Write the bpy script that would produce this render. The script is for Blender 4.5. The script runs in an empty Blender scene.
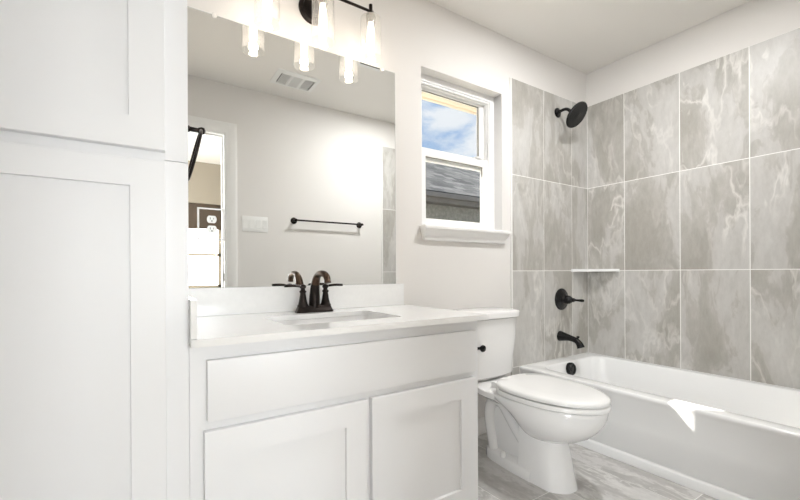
import bpy, bmesh, math, random
from mathutils import Vector, Matrix
R = math.radians
PI = math.pi
sc = bpy.context.scene
C = sc.collection

# ------------------------------------------------------------------ camera
H_CAM, D_CAM = 0.965, 1.643
yaw, roll = R(31.5878), R(-0.2913)
F = Vector((math.sin(yaw), math.cos(yaw), 0))
R0 = Vector((math.cos(yaw), -math.sin(yaw), 0))
U0 = Vector((0, 0, 1))
Rv = R0 * math.cos(roll) + U0 * math.sin(roll)
Uv = Rv.cross(F)
cam_d = bpy.data.cameras.new('camera')
cam = bpy.data.objects.new('camera', cam_d)
C.objects.link(cam)
m = Matrix((Rv, Uv, -F)).transposed().to_4x4()
m.translation = Vector((0, -D_CAM, H_CAM))
cam.matrix_world = m
cam_d.sensor_width = 36.0
cam_d.lens = 385.3577 * 36 / 800
cam_d.shift_x = (400 - 377.7249) / 800
cam_d.shift_y = (272.6592 - 22.6592 * 0 - 250) / 800
cam_d.clip_start = 0.01
sc.camera = cam
sc.view_settings.view_transform = 'Standard'
sc.view_settings.look = 'None'
sc.view_settings.gamma = 1
sc.view_settings.use_curve_mapping = False
sc.view_settings.exposure = 0.98

# ------------------------------------------------------------------ world, sun, daylight
w = bpy.data.worlds.new('sky')
sc.world = w
w.use_nodes = True
nt = w.node_tree
nt.nodes.clear()
def N(nt, t, **k):
    n = nt.nodes.new(t)
    for a, b in k.items():
        if a.startswith('i_'):
            n.inputs[a[2:].replace('_', ' ')].default_value = b
        else:
            setattr(n, a, b)
    return n
tc = N(nt, 'ShaderNodeTexCoord')
sep = N(nt, 'ShaderNodeSeparateXYZ')
nt.links.new(tc.outputs['Generated'], sep.inputs[0])
gr = N(nt, 'ShaderNodeValToRGB')
gr.color_ramp.elements[0].position = 0.0
gr.color_ramp.elements[0].color = (0.38, 0.48, 0.60, 1)
gr.color_ramp.elements[1].position = 0.75
gr.color_ramp.elements[1].color = (0.15, 0.27, 0.50, 1)
nt.links.new(sep.outputs['Z'], gr.inputs[0])
mp = N(nt, 'ShaderNodeMapping')
mp.inputs['Scale'].default_value = (1.0, 1.0, 2.6)
mp.inputs['Location'].default_value = (0.35, 0.2, 0.1)
nt.links.new(tc.outputs['Generated'], mp.inputs[0])
cn = N(nt, 'ShaderNodeTexNoise', i_Scale=5.5, i_Detail=8.0, i_Roughness=0.58, i_Distortion=0.25)
nt.links.new(mp.outputs[0], cn.inputs['Vector'])
cr = N(nt, 'ShaderNodeValToRGB')
cr.color_ramp.elements[0].position = 0.46
cr.color_ramp.elements[0].color = (0, 0, 0, 1)
cr.color_ramp.elements[1].position = 0.60
cr.color_ramp.elements[1].color = (1, 1, 1, 1)
nt.links.new(cn.outputs['Fac'], cr.inputs[0])
mx = N(nt, 'ShaderNodeMixRGB')
mx.inputs['Color2'].default_value = (0.60, 0.62, 0.65, 1)
nt.links.new(cr.outputs[0], mx.inputs['Fac'])
nt.links.new(gr.outputs[0], mx.inputs['Color1'])
bg = N(nt, 'ShaderNodeBackground', i_Strength=0.80)
nt.links.new(mx.outputs[0], bg.inputs['Color'])
ow = N(nt, 'ShaderNodeOutputWorld')
nt.links.new(bg.outputs[0], ow.inputs[0])

def light(name, kind, loc, direction, energy, color=(1, 1, 1), **k):
    d = bpy.data.lights.new(name, kind)
    d.energy = energy
    d.color = color
    for a, b in k.items():
        setattr(d, a, b)
    o = bpy.data.objects.new(name, d)
    C.objects.link(o)
    o.location = loc
    if direction is not None:
        o.rotation_euler = Vector(direction).to_track_quat('-Z', 'Y').to_euler()
    return o
SUN_DIR = (1.0, -1.467, -1.614)
light('sun', 'SUN', (-4, 6, 6), SUN_DIR, 9.0, (1.0, 0.95, 0.87), angle=R(0.53))
# daylight standing behind the bedroom window, beyond the doorway the camera stands in
light('bedroom_daylight', 'AREA', (0.30, -4.22, 1.35), (0, 1, 0), 56.0, (0.935, 0.965, 1.0),
      shape='RECTANGLE', size=1.4, size_y=1.25)

light('added_side_fill', 'AREA', (-2.16, -2.72, 1.45), (1, 0, 0), 130.0, (0.96, 0.975, 1.0),
      shape='RECTANGLE', size=1.55, size_y=1.35)  # added fill lamp at the unseen west window, brightens tub apron and floor

# ------------------------------------------------------------------ materials
def mat(name, color=(0.8, 0.8, 0.8), rough=0.5, metal=0.0, spec=0.5, bump=0.0, bscale=200.0, vary=0.0, vscale=3.0, coat=0.0):
    mt = bpy.data.materials.new(name)
    mt.use_nodes = True
    nt = mt.node_tree
    b = nt.nodes['Principled BSDF']
    b.inputs['Base Color'].default_value = (*color, 1)
    b.inputs['Roughness'].default_value = rough
    b.inputs['Metallic'].default_value = metal
    b.inputs['Specular IOR Level'].default_value = spec
    b.inputs['Coat Weight'].default_value = coat
    tc = N(nt, 'ShaderNodeTexCoord')
    if vary > 0:
        n = N(nt, 'ShaderNodeTexNoise', i_Scale=vscale, i_Detail=4.0)
        nt.links.new(tc.outputs['Object'], n.inputs['Vector'])
        r = N(nt, 'ShaderNodeValToRGB')
        r.color_ramp.elements[0].position = 0.3
        r.color_ramp.elements[1].position = 0.7
        r.color_ramp.elements[0].color = (*[c * (1 - vary) for c in color], 1)
        r.color_ramp.elements[1].color = (*[min(1, c * (1 + vary)) for c in color], 1)
        nt.links.new(n.outputs['Fac'], r.inputs[0])
        nt.links.new(r.outputs[0], b.inputs['Base Color'])
    if bump > 0:
        n = N(nt, 'ShaderNodeTexNoise', i_Scale=bscale, i_Detail=3.0)
        nt.links.new(tc.outputs['Object'], n.inputs['Vector'])
        bp = N(nt, 'ShaderNodeBump', i_Strength=bump, i_Distance=0.002)
        nt.links.new(n.outputs['Fac'], bp.inputs['Height'])
        nt.links.new(bp.outputs[0], b.inputs['Normal'])
    return mt

def glass_mat(name, tint=(1, 1, 1), rough=0.0, f0=0.04, milky=0.0):
    """thin clear glass: transparent, with a mirror reflection that grows towards grazing"""
    mt = bpy.data.materials.new(name)
    mt.use_nodes = True
    nt = mt.node_tree
    nt.nodes.clear()
    o = N(nt, 'ShaderNodeOutputMaterial')
    t = N(nt, 'ShaderNodeBsdfTransparent')
    t.inputs[0].default_value = (*tint, 1)
    g = N(nt, 'ShaderNodeBsdfGlossy')
    g.inputs['Roughness'].default_value = rough
    lw = N(nt, 'ShaderNodeLayerWeight', i_Blend=0.5)
    pw = N(nt, 'ShaderNodeMath', operation='POWER')
    pw.inputs[1].default_value = 5.0
    nt.links.new(lw.outputs['Facing'], pw.inputs[0])
    ml = N(nt, 'ShaderNodeMath', operation='MULTIPLY_ADD')
    ml.inputs[1].default_value = 0.7
    ml.inputs[2].default_value = f0
    nt.links.new(pw.outputs[0], ml.inputs[0])
    x = N(nt, 'ShaderNodeMixShader')
    nt.links.new(ml.outputs[0], x.inputs[0])
    base = t.outputs[0]
    if milky:
        d = N(nt, 'ShaderNodeBsdfTranslucent')
        d.inputs[0].default_value = (1, 1, 1, 1)
        m2 = N(nt, 'ShaderNodeMixShader')
        m2.inputs[0].default_value = milky
        nt.links.new(t.outputs[0], m2.inputs[1])
        nt.links.new(d.outputs[0], m2.inputs[2])
        base = m2.outputs[0]
    nt.links.new(base, x.inputs[1])
    nt.links.new(g.outputs[0], x.inputs[2])
    nt.links.new(x.outputs[0], o.inputs[0])
    return mt

def emit_mat(name, color, strength):
    mt = bpy.data.materials.new(name)
    mt.use_nodes = True
    b = mt.node_tree.nodes['Principled BSDF']
    b.inputs['Base Color'].default_value = (*color, 1)
    b.inputs['Emission Color'].default_value = (*color, 1)
    b.inputs['Emission Strength'].default_value = strength
    return mt

def stone_mat(name, dark, mid, lightc, vein, rough=0.3, stretch=(1.6, 1.6, 0.55), scale=3.0, tilt=0.35, dark_amt=0.5):
    mt = bpy.data.materials.new(name)
    mt.use_nodes = True
    nt = mt.node_tree
    b = nt.nodes['Principled BSDF']
    L = nt.links.new
    tc = N(nt, 'ShaderNodeTexCoord')
    geo = N(nt, 'ShaderNodeNewGeometry')
    # every tile is its own mesh island: give each one its own cut of stone
    wn = N(nt, 'ShaderNodeTexWhiteNoise', noise_dimensions='1D')
    L(geo.outputs['Random Per Island'], wn.inputs['W'])
    sc_ = N(nt, 'ShaderNodeVectorMath', operation='SCALE')
    sc_.inputs['Scale'].default_value = 23.0
    L(wn.outputs['Color'], sc_.inputs[0])
    ad = N(nt, 'ShaderNodeVectorMath', operation='ADD')
    L(tc.outputs['Object'], ad.inputs[0])
    L(sc_.outputs[0], ad.inputs[1])
    mp = N(nt, 'ShaderNodeMapping')
    mp.inputs['Rotation'].default_value = (tilt, tilt, 0)
    mp.inputs['Scale'].default_value = stretch
    L(ad.outputs[0], mp.inputs[0])
    # warp
    wz = N(nt, 'ShaderNodeTexNoise', i_Scale=scale * 0.9, i_Detail=4.0, i_Roughness=0.55)
    L(mp.outputs[0], wz.inputs['Vector'])
    ws = N(nt, 'ShaderNodeVectorMath', operation='SCALE')
    ws.inputs['Scale'].default_value = 0.75
    L(wz.outputs['Color'], ws.inputs[0])
    wa = N(nt, 'ShaderNodeVectorMath', operation='ADD')
    L(mp.outputs[0], wa.inputs[0])
    L(ws.outputs[0], wa.inputs[1])
    n1 = N(nt, 'ShaderNodeTexNoise', i_Scale=scale, i_Detail=9.0, i_Roughness=0.62)
    L(wa.outputs[0], n1.inputs['Vector'])
    r1 = N(nt, 'ShaderNodeValToRGB')
    e = r1.color_ramp.elements
    e[0].position = 0.38; e[0].color = (*dark, 1)
    e[1].position = 0.62; e[1].color = (*lightc, 1)
    x = e.new(0.465); x.color = (*[d * 0.4 + m_ * 0.6 for d, m_ in zip(dark, mid)], 1)
    x = e.new(0.495); x.color = (*mid, 1)
    x = e.new(0.51); x.color = (*[l * 0.6 + m_ * 0.4 for l, m_ in zip(lightc, mid)], 1)
    L(n1.outputs['Fac'], r1.inputs[0])
    # crisp pale veins along the warped noise
    n2 = N(nt, 'ShaderNodeTexNoise', i_Scale=scale * 1.5, i_Detail=5.0, i_Roughness=0.5)
    L(wa.outputs[0], n2.inputs['Vector'])
    sb = N(nt, 'ShaderNodeMath', operation='SUBTRACT'); sb.inputs[1].default_value = 0.5
    L(n2.outputs['Fac'], sb.inputs[0])
    ab = N(nt, 'ShaderNodeMath', operation='ABSOLUTE'); L(sb.outputs[0], ab.inputs[0])
    r2 = N(nt, 'ShaderNodeValToRGB')
    r2.color_ramp.elements[0].position = 0.0; r2.color_ramp.elements[0].color = (1, 1, 1, 1)
    r2.color_ramp.elements[1].position = 0.035; r2.color_ramp.elements[1].color = (0, 0, 0, 1)
    L(ab.outputs[0], r2.inputs[0])
    # break the veins up
    n3 = N(nt, 'ShaderNodeTexNoise', i_Scale=scale * 0.8, i_Detail=2.0)
    L(ad.outputs[0], n3.inputs['Vector'])
    r3 = N(nt, 'ShaderNodeValToRGB')
    r3.color_ramp.elements[0].position = 0.42; r3.color_ramp.elements[1].position = 0.62
    r3.color_ramp.elements[1].color = (0.75, 0.75, 0.75, 1)
    L(n3.outputs['Fac'], r3.inputs[0])
    mm = N(nt, 'ShaderNodeMath', operation='MULTIPLY')
    L(r2.outputs[0], mm.inputs[0]); L(r3.outputs[0], mm.inputs[1])
    mx = N(nt, 'ShaderNodeMixRGB'); mx.inputs['Color2'].default_value = (*vein, 1)
    L(mm.outputs[0], mx.inputs['Fac']); L(r1.outputs[0], mx.inputs['Color1'])
    # fine mottling
    n4 = N(nt, 'ShaderNodeTexNoise', i_Scale=scale * 9, i_Detail=6.0, i_Roughness=0.7)
    L(mp.outputs[0], n4.inputs['Vector'])
    r4 = N(nt, 'ShaderNodeValToRGB')
    r4.color_ramp.elements[0].position = 0.3; r4.color_ramp.elements[0].color = (0.87, 0.865, 0.86, 1)
    r4.color_ramp.elements[1].position = 0.6; r4.color_ramp.elements[1].color = (1, 1, 1, 1)
    L(n4.outputs['Fac'], r4.inputs[0])
    mu = N(nt, 'ShaderNodeMixRGB', blend_type='MULTIPLY'); mu.inputs['Fac'].default_value = 1
    L(mx.outputs[0], mu.inputs['Color1']); L(r4.outputs[0], mu.inputs['Color2'])
    L(mu.outputs[0], b.inputs['Base Color'])
    b.inputs['Roughness'].default_value = rough
    b.inputs['Specular IOR Level'].default_value = 0.4
    return mt

M = {}
M['wall'] = mat('wall_paint', (0.765, 0.742, 0.712), 0.75, bump=0.25, bscale=160)
M['ceiling'] = mat('ceiling_paint', (0.83, 0.805, 0.765), 0.85, bump=0.25, bscale=120)
M['cabinet'] = mat('cabinet_paint', (0.845, 0.85, 0.86), 0.38, spec=0.4)
M['frame_paint'] = M['cabinet']
M['trim'] = mat('trim_paint', (0.86, 0.85, 0.83), 0.4)
M['vinyl'] = mat('window_vinyl', (0.87, 0.87, 0.86), 0.35)
M['quartz'] = mat('quartz_top', (0.86, 0.86, 0.85), 0.12, vary=0.015, vscale=60)
M['porcelain'] = mat('porcelain', (0.87, 0.865, 0.855), 0.08, spec=0.5, coat=0.3)
M['seat'] = mat('seat_plastic', (0.87, 0.865, 0.85), 0.15)
M['tub'] = mat('tub_enamel', (0.90, 0.90, 0.89), 0.12, coat=0.3)
M['bronze'] = mat('oil_rubbed_bronze', (0.022, 0.017, 0.015), 0.28, metal=0.8, vary=0.35, vscale=30)
M['bronze_warm'] = mat('bronze_warm_brown', (0.085, 0.055, 0.038), 0.28, metal=0.9, vary=0.25, vscale=14)
M['black'] = mat('black_finish', (0.006, 0.006, 0.0065), 0.22, metal=0.0, spec=0.35)
M['mirror'] = mat('mirror_silver', (0.93, 0.94, 0.93), 0.0, metal=1.0)
M['mirror_edge'] = mat('mirror_edge', (0.45, 0.50, 0.47), 0.2)
M['clip'] = mat('clear_plastic_clip', (0.85, 0.82, 0.78), 0.2)
M['plastic'] = mat('white_plastic', (0.84, 0.84, 0.82), 0.3)
M['slot'] = mat('dark_slot', (0.03, 0.03, 0.03), 0.6)
M['glass'] = glass_mat('window_glass', (0.97, 0.98, 0.98))
M['shade'] = glass_mat('lamp_glass', (0.98, 0.98, 0.97), 0.03, 0.05, milky=0.05)
M['bulb'] = emit_mat('bulb_glow', (1.0, 0.90, 0.78), 2.8)
M['chrome'] = mat('brushed_metal', (0.6, 0.57, 0.53), 0.25, metal=1.0)
M['grout'] = mat('pale_grout', (0.90, 0.89, 0.86), 0.8)
M['floor_grout'] = mat('floor_grout', (0.86, 0.85, 0.82), 0.8)
M['tile'] = stone_mat('wall_stone_tile', (0.40, 0.38, 0.34), (0.485, 0.467, 0.432), (0.575, 0.562, 0.535), (0.76, 0.74, 0.70), rough=0.38, scale=2.1, tilt=0.42, stretch=(1.7, 1.7, 0.6))
M['floor_tile'] = stone_mat('floor_stone_tile', (0.43, 0.415, 0.395), (0.52, 0.505, 0.485), (0.65, 0.635, 0.615), (0.74, 0.73, 0.70), rough=0.35, stretch=(1.5, 0.7, 1.0), scale=3.6, tilt=0.0)
M['gasket'] = mat('sash_gasket', (0.22, 0.20, 0.18), 0.6)
M['white_edge'] = mat('white_edge_trim', (0.84, 0.83, 0.80), 0.4)
M['soffit'] = mat('soffit_beige', (0.86, 0.74, 0.60), 0.7)
M['siding'] = mat('neighbour_brick', (0.33, 0.31, 0.26), 0.9, vary=0.2, vscale=14)
M['fascia'] = mat('fascia_brown', (0.20, 0.18, 0.155), 0.7)
M['grass'] = mat('dry_ground', (0.42, 0.39, 0.32), 0.9, vary=0.3, vscale=8)
M['carpet'] = mat('bedroom_floor', (0.45, 0.40, 0.34), 0.95, vary=0.1, vscale=40)
M['blind'] = mat('brown_blind', (0.09, 0.065, 0.045), 0.8)
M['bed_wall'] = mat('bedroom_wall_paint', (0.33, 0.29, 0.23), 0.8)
def shingle_mat():
    mt = bpy.data.materials.new('roof_shingles')
    mt.use_nodes = True
    nt = mt.node_tree
    b = nt.nodes['Principled BSDF']
    tc = N(nt, 'ShaderNodeTexCoord')
    br = N(nt, 'ShaderNodeTexBrick')
    br.inputs['Color1'].default_value = (0.21, 0.205, 0.195, 1)
    br.inputs['Color2'].default_value = (0.055, 0.055, 0.055, 1)
    br.inputs['Mortar'].default_value = (0.05, 0.05, 0.05, 1)
    br.inputs['Scale'].default_value = 1.0
    br.inputs['Brick Width'].default_value = 0.30
    br.inputs['Row Height'].default_value = 0.19
    br.inputs['Mortar Size'].default_value = 0.008
    br.offset = 0.37
    nt.links.new(tc.outputs['Object'], br.inputs['Vector'])
    nt.links.new(br.outputs['Color'], b.inputs['Base Color'])
    b.inputs['Roughness'].default_value = 0.9
    return mt
M['shingle'] = shingle_mat()

# ------------------------------------------------------------------ mesh helpers
class MB:
    def __init__(s):
        s.bm = bmesh.new()
    def _merge(s, b2):
        me = bpy.data.meshes.new('tmp')
        b2.to_mesh(me); b2.free()
        s.bm.from_mesh(me)
        bpy.data.meshes.remove(me)
        return s
    def box(s, x0, x1, y0, y1, z0, z1, bev=0.0, seg=2):
        b = bmesh.new()
        bmesh.ops.create_cube(b, size=1)
        for v in b.verts:
            v.co = Vector(((x0 + x1) / 2 + v.co.x * (x1 - x0), (y0 + y1) / 2 + v.co.y * (y1 - y0), (z0 + z1) / 2 + v.co.z * (z1 - z0)))
        if bev > 0:
            bmesh.ops.bevel(b, geom=b.edges[:], offset=bev, segments=seg, profile=0.5, affect='EDGES')
        return s._merge(b)
    def loft(s, rings, cap=True, closed=True):
        b = bmesh.new()
        rr = [[b.verts.new(p) for p in ring] for ring in rings]
        n = len(rings[0])
        for a, c in zip(rr, rr[1:]):
            for i in range(n if closed else n - 1):
                j = (i + 1) % n
                b.faces.new((a[i], a[j], c[j], c[i]))
        if cap:
            b.faces.new(rr[0][::-1]); b.faces.new(rr[-1])
        bmesh.ops.recalc_face_normals(b, faces=b.faces[:])
        return s._merge(b)
    def lathe(s, prof, origin=(0, 0, 0), axis=(0, 0, 1), n=32, cap=True):
        ax = Vector(axis).normalized()
        t = Vector((1, 0, 0)) if abs(ax.x) < 0.9 else Vector((0, 1, 0))
        u = ax.cross(t).normalized(); v = ax.cross(u)
        o = Vector(origin)
        rings = [[o + ax * h + (u * math.cos(2 * PI * i / n) + v * math.sin(2 * PI * i / n)) * max(r, 1e-4) for i in range(n)] for r, h in prof]
        return s.loft(rings, cap)
    def tube(s, pts, rad, n=14, cap=True, closed=False, flat=None):
        pts = [Vector(p) for p in pts]
        k = len(pts)
        if not isinstance(rad, (list, tuple)):
            rad = [rad] * k
        rings = []
        prev = None
        for i, p in enumerate(pts):
            a = pts[(i - 1) % k] if (closed or i > 0) else p
            c = pts[(i + 1) % k] if (closed or i < k - 1) else p
            t = (c - a).normalized()
            if prev is None:
                q = Vector((0, 0, 1)) if abs(t.z) < 0.9 else Vector((1, 0, 0))
                u = t.cross(q).normalized()
            else:
                u = (prev - t * prev.dot(t)).normalized()
            prev = u
            v = t.cross(u)
            f = flat if flat else 1.0
            rings.append([p + u * math.cos(2 * PI * j / n) * rad[i] + v * math.sin(2 * PI * j / n) * rad[i] * f for j in range(n)])
        if closed:
            rings.append(rings[0])
            cap = False
        return s.loft(rings, cap)
    def prism(s, poly, axis, a, b_):
        # poly: list of 2d points; axis 'x','y','z' = extrusion axis
        def P(p, t):
            return {'x': (t, p[0], p[1]), 'y': (p[0], t, p[1]), 'z': (p[0], p[1], t)}[axis]
        return s.loft([[P(p, a) for p in poly], [P(p, b_) for p in poly]])
    def build(s, name, m, parent=None, angle=35, mats=None):
        bm = s.bm
        bmesh.ops.remove_doubles(bm, verts=bm.verts[:], dist=1e-6)
        bm.normal_update()
        for f in bm.faces: f.smooth = True
        for e in bm.edges:
            if len(e.link_faces) == 2 and e.calc_face_angle(0) > R(angle):
                e.smooth = False
        me = bpy.data.meshes.new(name)
        bm.to_mesh(me); bm.free()
        me.materials.append(m)
        o = bpy.data.objects.new(name, me)
        C.objects.link(o)
        if parent is not None:
            o.parent = parent
            # geometry is written in world coordinates
            pl = Vector((0, 0, 0)); q = parent
            while q is not None:
                pl += q.location; q = q.parent
            me.transform(Matrix.Translation(-pl))
        return o

def rebase(o, loc):
    """move a one-mesh thing's origin to its base"""
    o.data.transform(Matrix.Translation(-Vector(loc)))
    o.location = loc
    return o
def tag(o, label, cat, group=None, kind=None):
    o['label'] = label; o['category'] = cat
    if group: o['group'] = group
    if kind: o['kind'] = kind
    return o
def thing(name, label, cat, loc=(0, 0, 0), group=None):
    o = bpy.data.objects.new(name, None)
    o.empty_display_size = 0.1
    C.objects.link(o)
    o.location = loc
    return tag(o, label, cat, group)
def struct(name, mb, m, parent=None, angle=35):
    o = mb.build(name, m, parent, angle)
    if parent is None: o['kind'] = 'structure'
    return o
def bz(p0, p1, p2, p3, n=12):
    p0, p1, p2, p3 = map(Vector, (p0, p1, p2, p3))
    return [p0 * (1 - t) ** 3 + p1 * 3 * t * (1 - t) ** 2 + p2 * 3 * t * t * (1 - t) + p3 * t ** 3 for t in [i / n for i in range(n + 1)]]
def rrect(cx, cy, hx, hy, r, z, n=6):
    out = []
    for sx, sy, a0 in ((1, 1, 0), (-1, 1, 90), (-1, -1, 180), (1, -1, 270)):
        for k in range(n + 1):
            a = R(a0 + 90 * k / n)
            out.append((cx + sx * (hx - r) + r * math.cos(a), cy + sy * (hy - r) + r * math.sin(a), z))
    return out

# ------------------------------------------------------------------ room shell
XW, XE, YN, YS, ZC = -0.56, 2.86, 0.0, -1.55, 2.448
T = 0.16
TUBX = 2.07
WX0, WX1, WZ0, WZ1 = 1.291, 1.926, 1.195, 2.078       # window opening
DX0, DX1, DZ = -0.20, 0.575, 2.065                      # doorway
ST = 0.115

nw = MB()
nw.box(XW - T, WX0, YN, YN + T, -0.1, ZC + 0.1)
nw.box(WX1, XE + T, YN, YN + T, -0.1, ZC + 0.1)
nw.box(WX0, WX1, YN, YN + T, -0.1, WZ0)
nw.box(WX0, WX1, YN, YN + T, WZ1, ZC + 0.1)
wall_north = struct('wall_north', nw, M['wall'])
wall_east = struct('wall_east', MB().box(XE, XE + T, YS - ST, YN, -0.1, ZC + 0.1), M['wall'])
wall_west = struct('wall_west', MB().box(XW - T, XW, YS, YN, -0.1, ZC + 0.1), M['wall'])
sw = MB()
sw.box(XW - T, DX0, YS - ST, YS, -0.1, ZC + 0.1)
sw.box(DX1, XE, YS - ST, YS, -0.1, ZC + 0.1)
sw.box(DX0, DX1, YS - ST, YS, DZ, ZC + 0.1)
wall_south = struct('wall_south', sw, M['wall'])
struct('ceiling', MB().box(XW, XE, YS, YN, ZC, ZC + 0.1), M['ceiling'])

# floor: stone planks laid with their joints in the mesh
fl = struct('floor', MB().box(XW, XE, YS - ST, YN, -0.1, -0.0008), M['floor_grout'])
ft = MB()
g = 0.002
TW = 0.3065
xs = [1.905 + TW * k for k in range(-9, 4)]
for k, x in enumerate(xs):
    x0, x1 = max(x + g, XW), min(x + TW - g, XE)
    if x1 - x0 < 0.01: continue
    off = -0.290 if k % 2 == 0 else -0.595
    if abs(x - 1.905) < 1e-4: off = -0.343
    j = off + 0.613 * 1
    y = j
    while y > YS - ST:
        y1, y0 = min(y - g, YN), max(y - 0.613 + g, YS - ST)
        if y1 - y0 > 0.01: ft.box(x0, x1, y0, y1, -0.006, 0.0)
        y -= 0.613
ft.build('floor_tile', M['floor_tile'], fl)

# wall tile around the tub
TT = 0.010
ZT = 2.197; TH = 0.6125; TWW = 0.3218
def tiles(mb, axis, edges, zs, plane, sgn):
    for a, b in zip(edges, edges[1:]):
        for z0, z1 in zip(zs, zs[1:]):
            lo, hi = min(a, b) + 0.002, max(a, b) - 0.002
            if axis == 'x': mb.box(lo, hi, min(plane, plane + sgn * TT), max(plane, plane + sgn * TT), z0 + 0.002, z1 - 0.002)
            else: mb.box(min(plane, plane + sgn * TT), max(plane, plane + sgn * TT), lo, hi, z0 + 0.002, z1 - 0.002)
zs = [ZT - TH * 3, ZT - TH * 2, ZT - TH, ZT]
XI = XE - TT                # face of the east tile
xe = [2.008, 2.329, 2.651, XI]
mb = MB(); tiles(mb, 'x', xe, zs, YN, -1)
mb.box(2.008, TUBX - 0.002, YN - TT, YN, 0.001, zs[0] - 0.002)
mb.build('wall_tile', M['tile'], wall_north)
mb = MB(); mb.box(2.008, XI, YN - TT + 0.0006, YN, 0.0, ZT - 0.0005)
mb.build('tile_grout', M['grout'], wall_north)
ye = [-TT, -0.268, -0.590, -0.912, -1.234, YS + TT]
mb = MB(); tiles(mb, 'y', ye, zs, XE, -1); mb.build('wall_tile', M['tile'], wall_east)
mb = MB(); mb.box(XE - TT + 0.0006, XE, YS, YN, 0.3, ZT - 0.0005); mb.build('tile_grout', M['grout'], wall_east)
mb = MB(); tiles(mb, 'x', xe, zs, YS, 1)
mb.box(2.008, TUBX - 0.002, YS, YS + TT, 0.001, zs[0] - 0.002)
mb.build('wall_tile', M['tile'], wall_south)
mb = MB(); mb.box(2.008, XI, YS, YS + TT - 0.0006, 0.0, ZT - 0.0005); mb.build('tile_grout', M['grout'], wall_south)
# white edge strips where the tile ends
struct('trim_1', MB().box(1.998, 2.008, YN - TT - 0.001, YN, 0.0, ZT + 0.002, 0.002), M['white_edge'])
struct('trim_2', MB().box(1.998, 2.008, YS, YS + TT + 0.001, 0.0, ZT + 0.002, 0.002), M['white_edge'])

# baseboards
def base_prof(y, s):   # (y,z) profile
    return [(y, 0.0), (y + s * 0.013, 0.0), (y + s * 0.013, 0.062), (y + s * 0.010, 0.070), (y + s * 0.010, 0.080), (y + s * 0.006, 0.088), (y + s * 0.002, 0.094), (y, 0.094)]
struct('baseboard_north', MB().prism(base_prof(YN, -1), 'x', 1.158, 1.998), M['trim'])
struct('baseboard_south', MB().prism(base_prof(YS, 1), 'x', DX1 + 0.075, 1.998), M['trim'])

# ------------------------------------------------------------------ doorway the camera stands in (seen in the mirror)
def casing(mb, y, s, x0, x1, z1, wd=0.082):
    # s: direction the casing projects in y
    prof = [(0.0, 0.008), (0.006, 0.012), (0.02, 0.012), (0.028, 0.016), (0.06, 0.018), (0.074, 0.018), (wd, 0.014)]
    def ring(d, h):
        return [(x0 - d, y + s * h, 0.0), (x0 - d, y + s * h, z1 + d), (x1 + d, y + s * h, z1 + d), (x1 + d, y + s * h, 0.0)]
    rows = [ring(0, 0.0)] + [ring(d, h) for d, h in prof] + [ring(wd, 0.0)]
    b = bmesh.new()
    rr = [[b.verts.new(p) for p in r] for r in rows]
    for a, c in zip(rr, rr[1:]):
        for i in range(3): b.faces.new((a[i], a[i + 1], c[i + 1], c[i]))
    bmesh.ops.recalc_face_normals(b, faces=b.faces[:])
    if s < 0 and False: bmesh.ops.reverse_faces(b, faces=b.faces[:])
    mb._merge(b)
dj = MB()
jt = 0.018
for (q0, q1, d0, d1) in ((YS - ST, YS, 0.0, jt), (YS - 0.078, YS - 0.040, jt - 0.0005, jt + 0.012)):
    o = [(DX0 + d0, 0.0), (DX0 + d0, DZ - d0), (DX1 - d0, DZ - d0), (DX1 - d0, 0.0), (DX1 - d1, 0.0), (DX1 - d1, DZ - d1), (DX0 + d1, DZ - d1), (DX0 + d1, 0.0)]
    dj.prism(o, 'y', q0, q1)
door1 = struct('door_1', dj, M['trim'])
mb = MB(); casing(mb, YS, 1, DX0 + 0.006, DX1 - 0.006, DZ - 0.006)
mb.build('door_casing', M['trim'], door1, 50)
mb = MB(); casing(mb, YS - ST, -1, DX0 + 0.006, DX1 - 0.006, DZ - 0.006)
mb.build('door_casing', M['trim'], door1, 50)
mb = MB(); mb.box(DX1 - 0.0195, DX1 - 0.0175, YS - 0.036, YS - 0.008, 0.905, 0.965, 0.0006)
mb.build('strike_plate', M['bronze'], door1)

def frame_ring(mb, x0, x1, z0, z1, wl, wr, wb, wt, ya, yb, c=0.0015):
    """rectangular frame, mitred, ya = room side (smaller y), yb = outer side"""
    o = [(x0, z0), (x1, z0), (x1, z1), (x0, z1)]
    oc = [(x0 + c, z0 + c), (x1 - c, z0 + c), (x1 - c, z1 - c), (x0 + c, z1 - c)]
    ic = [(x0 + wl - c, z0 + wb - c), (x1 - wr + c, z0 + wb - c), (x1 - wr + c, z1 - wt + c), (x0 + wl - c, z1 - wt + c)]
    i_ = [(x0 + wl, z0 + wb), (x1 - wr, z0 + wb), (x1 - wr, z1 - wt), (x0 + wl, z1 - wt)]
    rg = [[(p[0], yb, p[1]) for p in i_], [(p[0], yb, p[1]) for p in o], [(p[0], ya + c, p[1]) for p in o], [(p[0], ya, p[1]) for p in oc],
          [(p[0], ya, p[1]) for p in ic], [(p[0], ya + c, p[1]) for p in i_], [(p[0], yb, p[1]) for p in i_]]
    mb.loft(rg, cap=False)
    return mb
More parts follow.
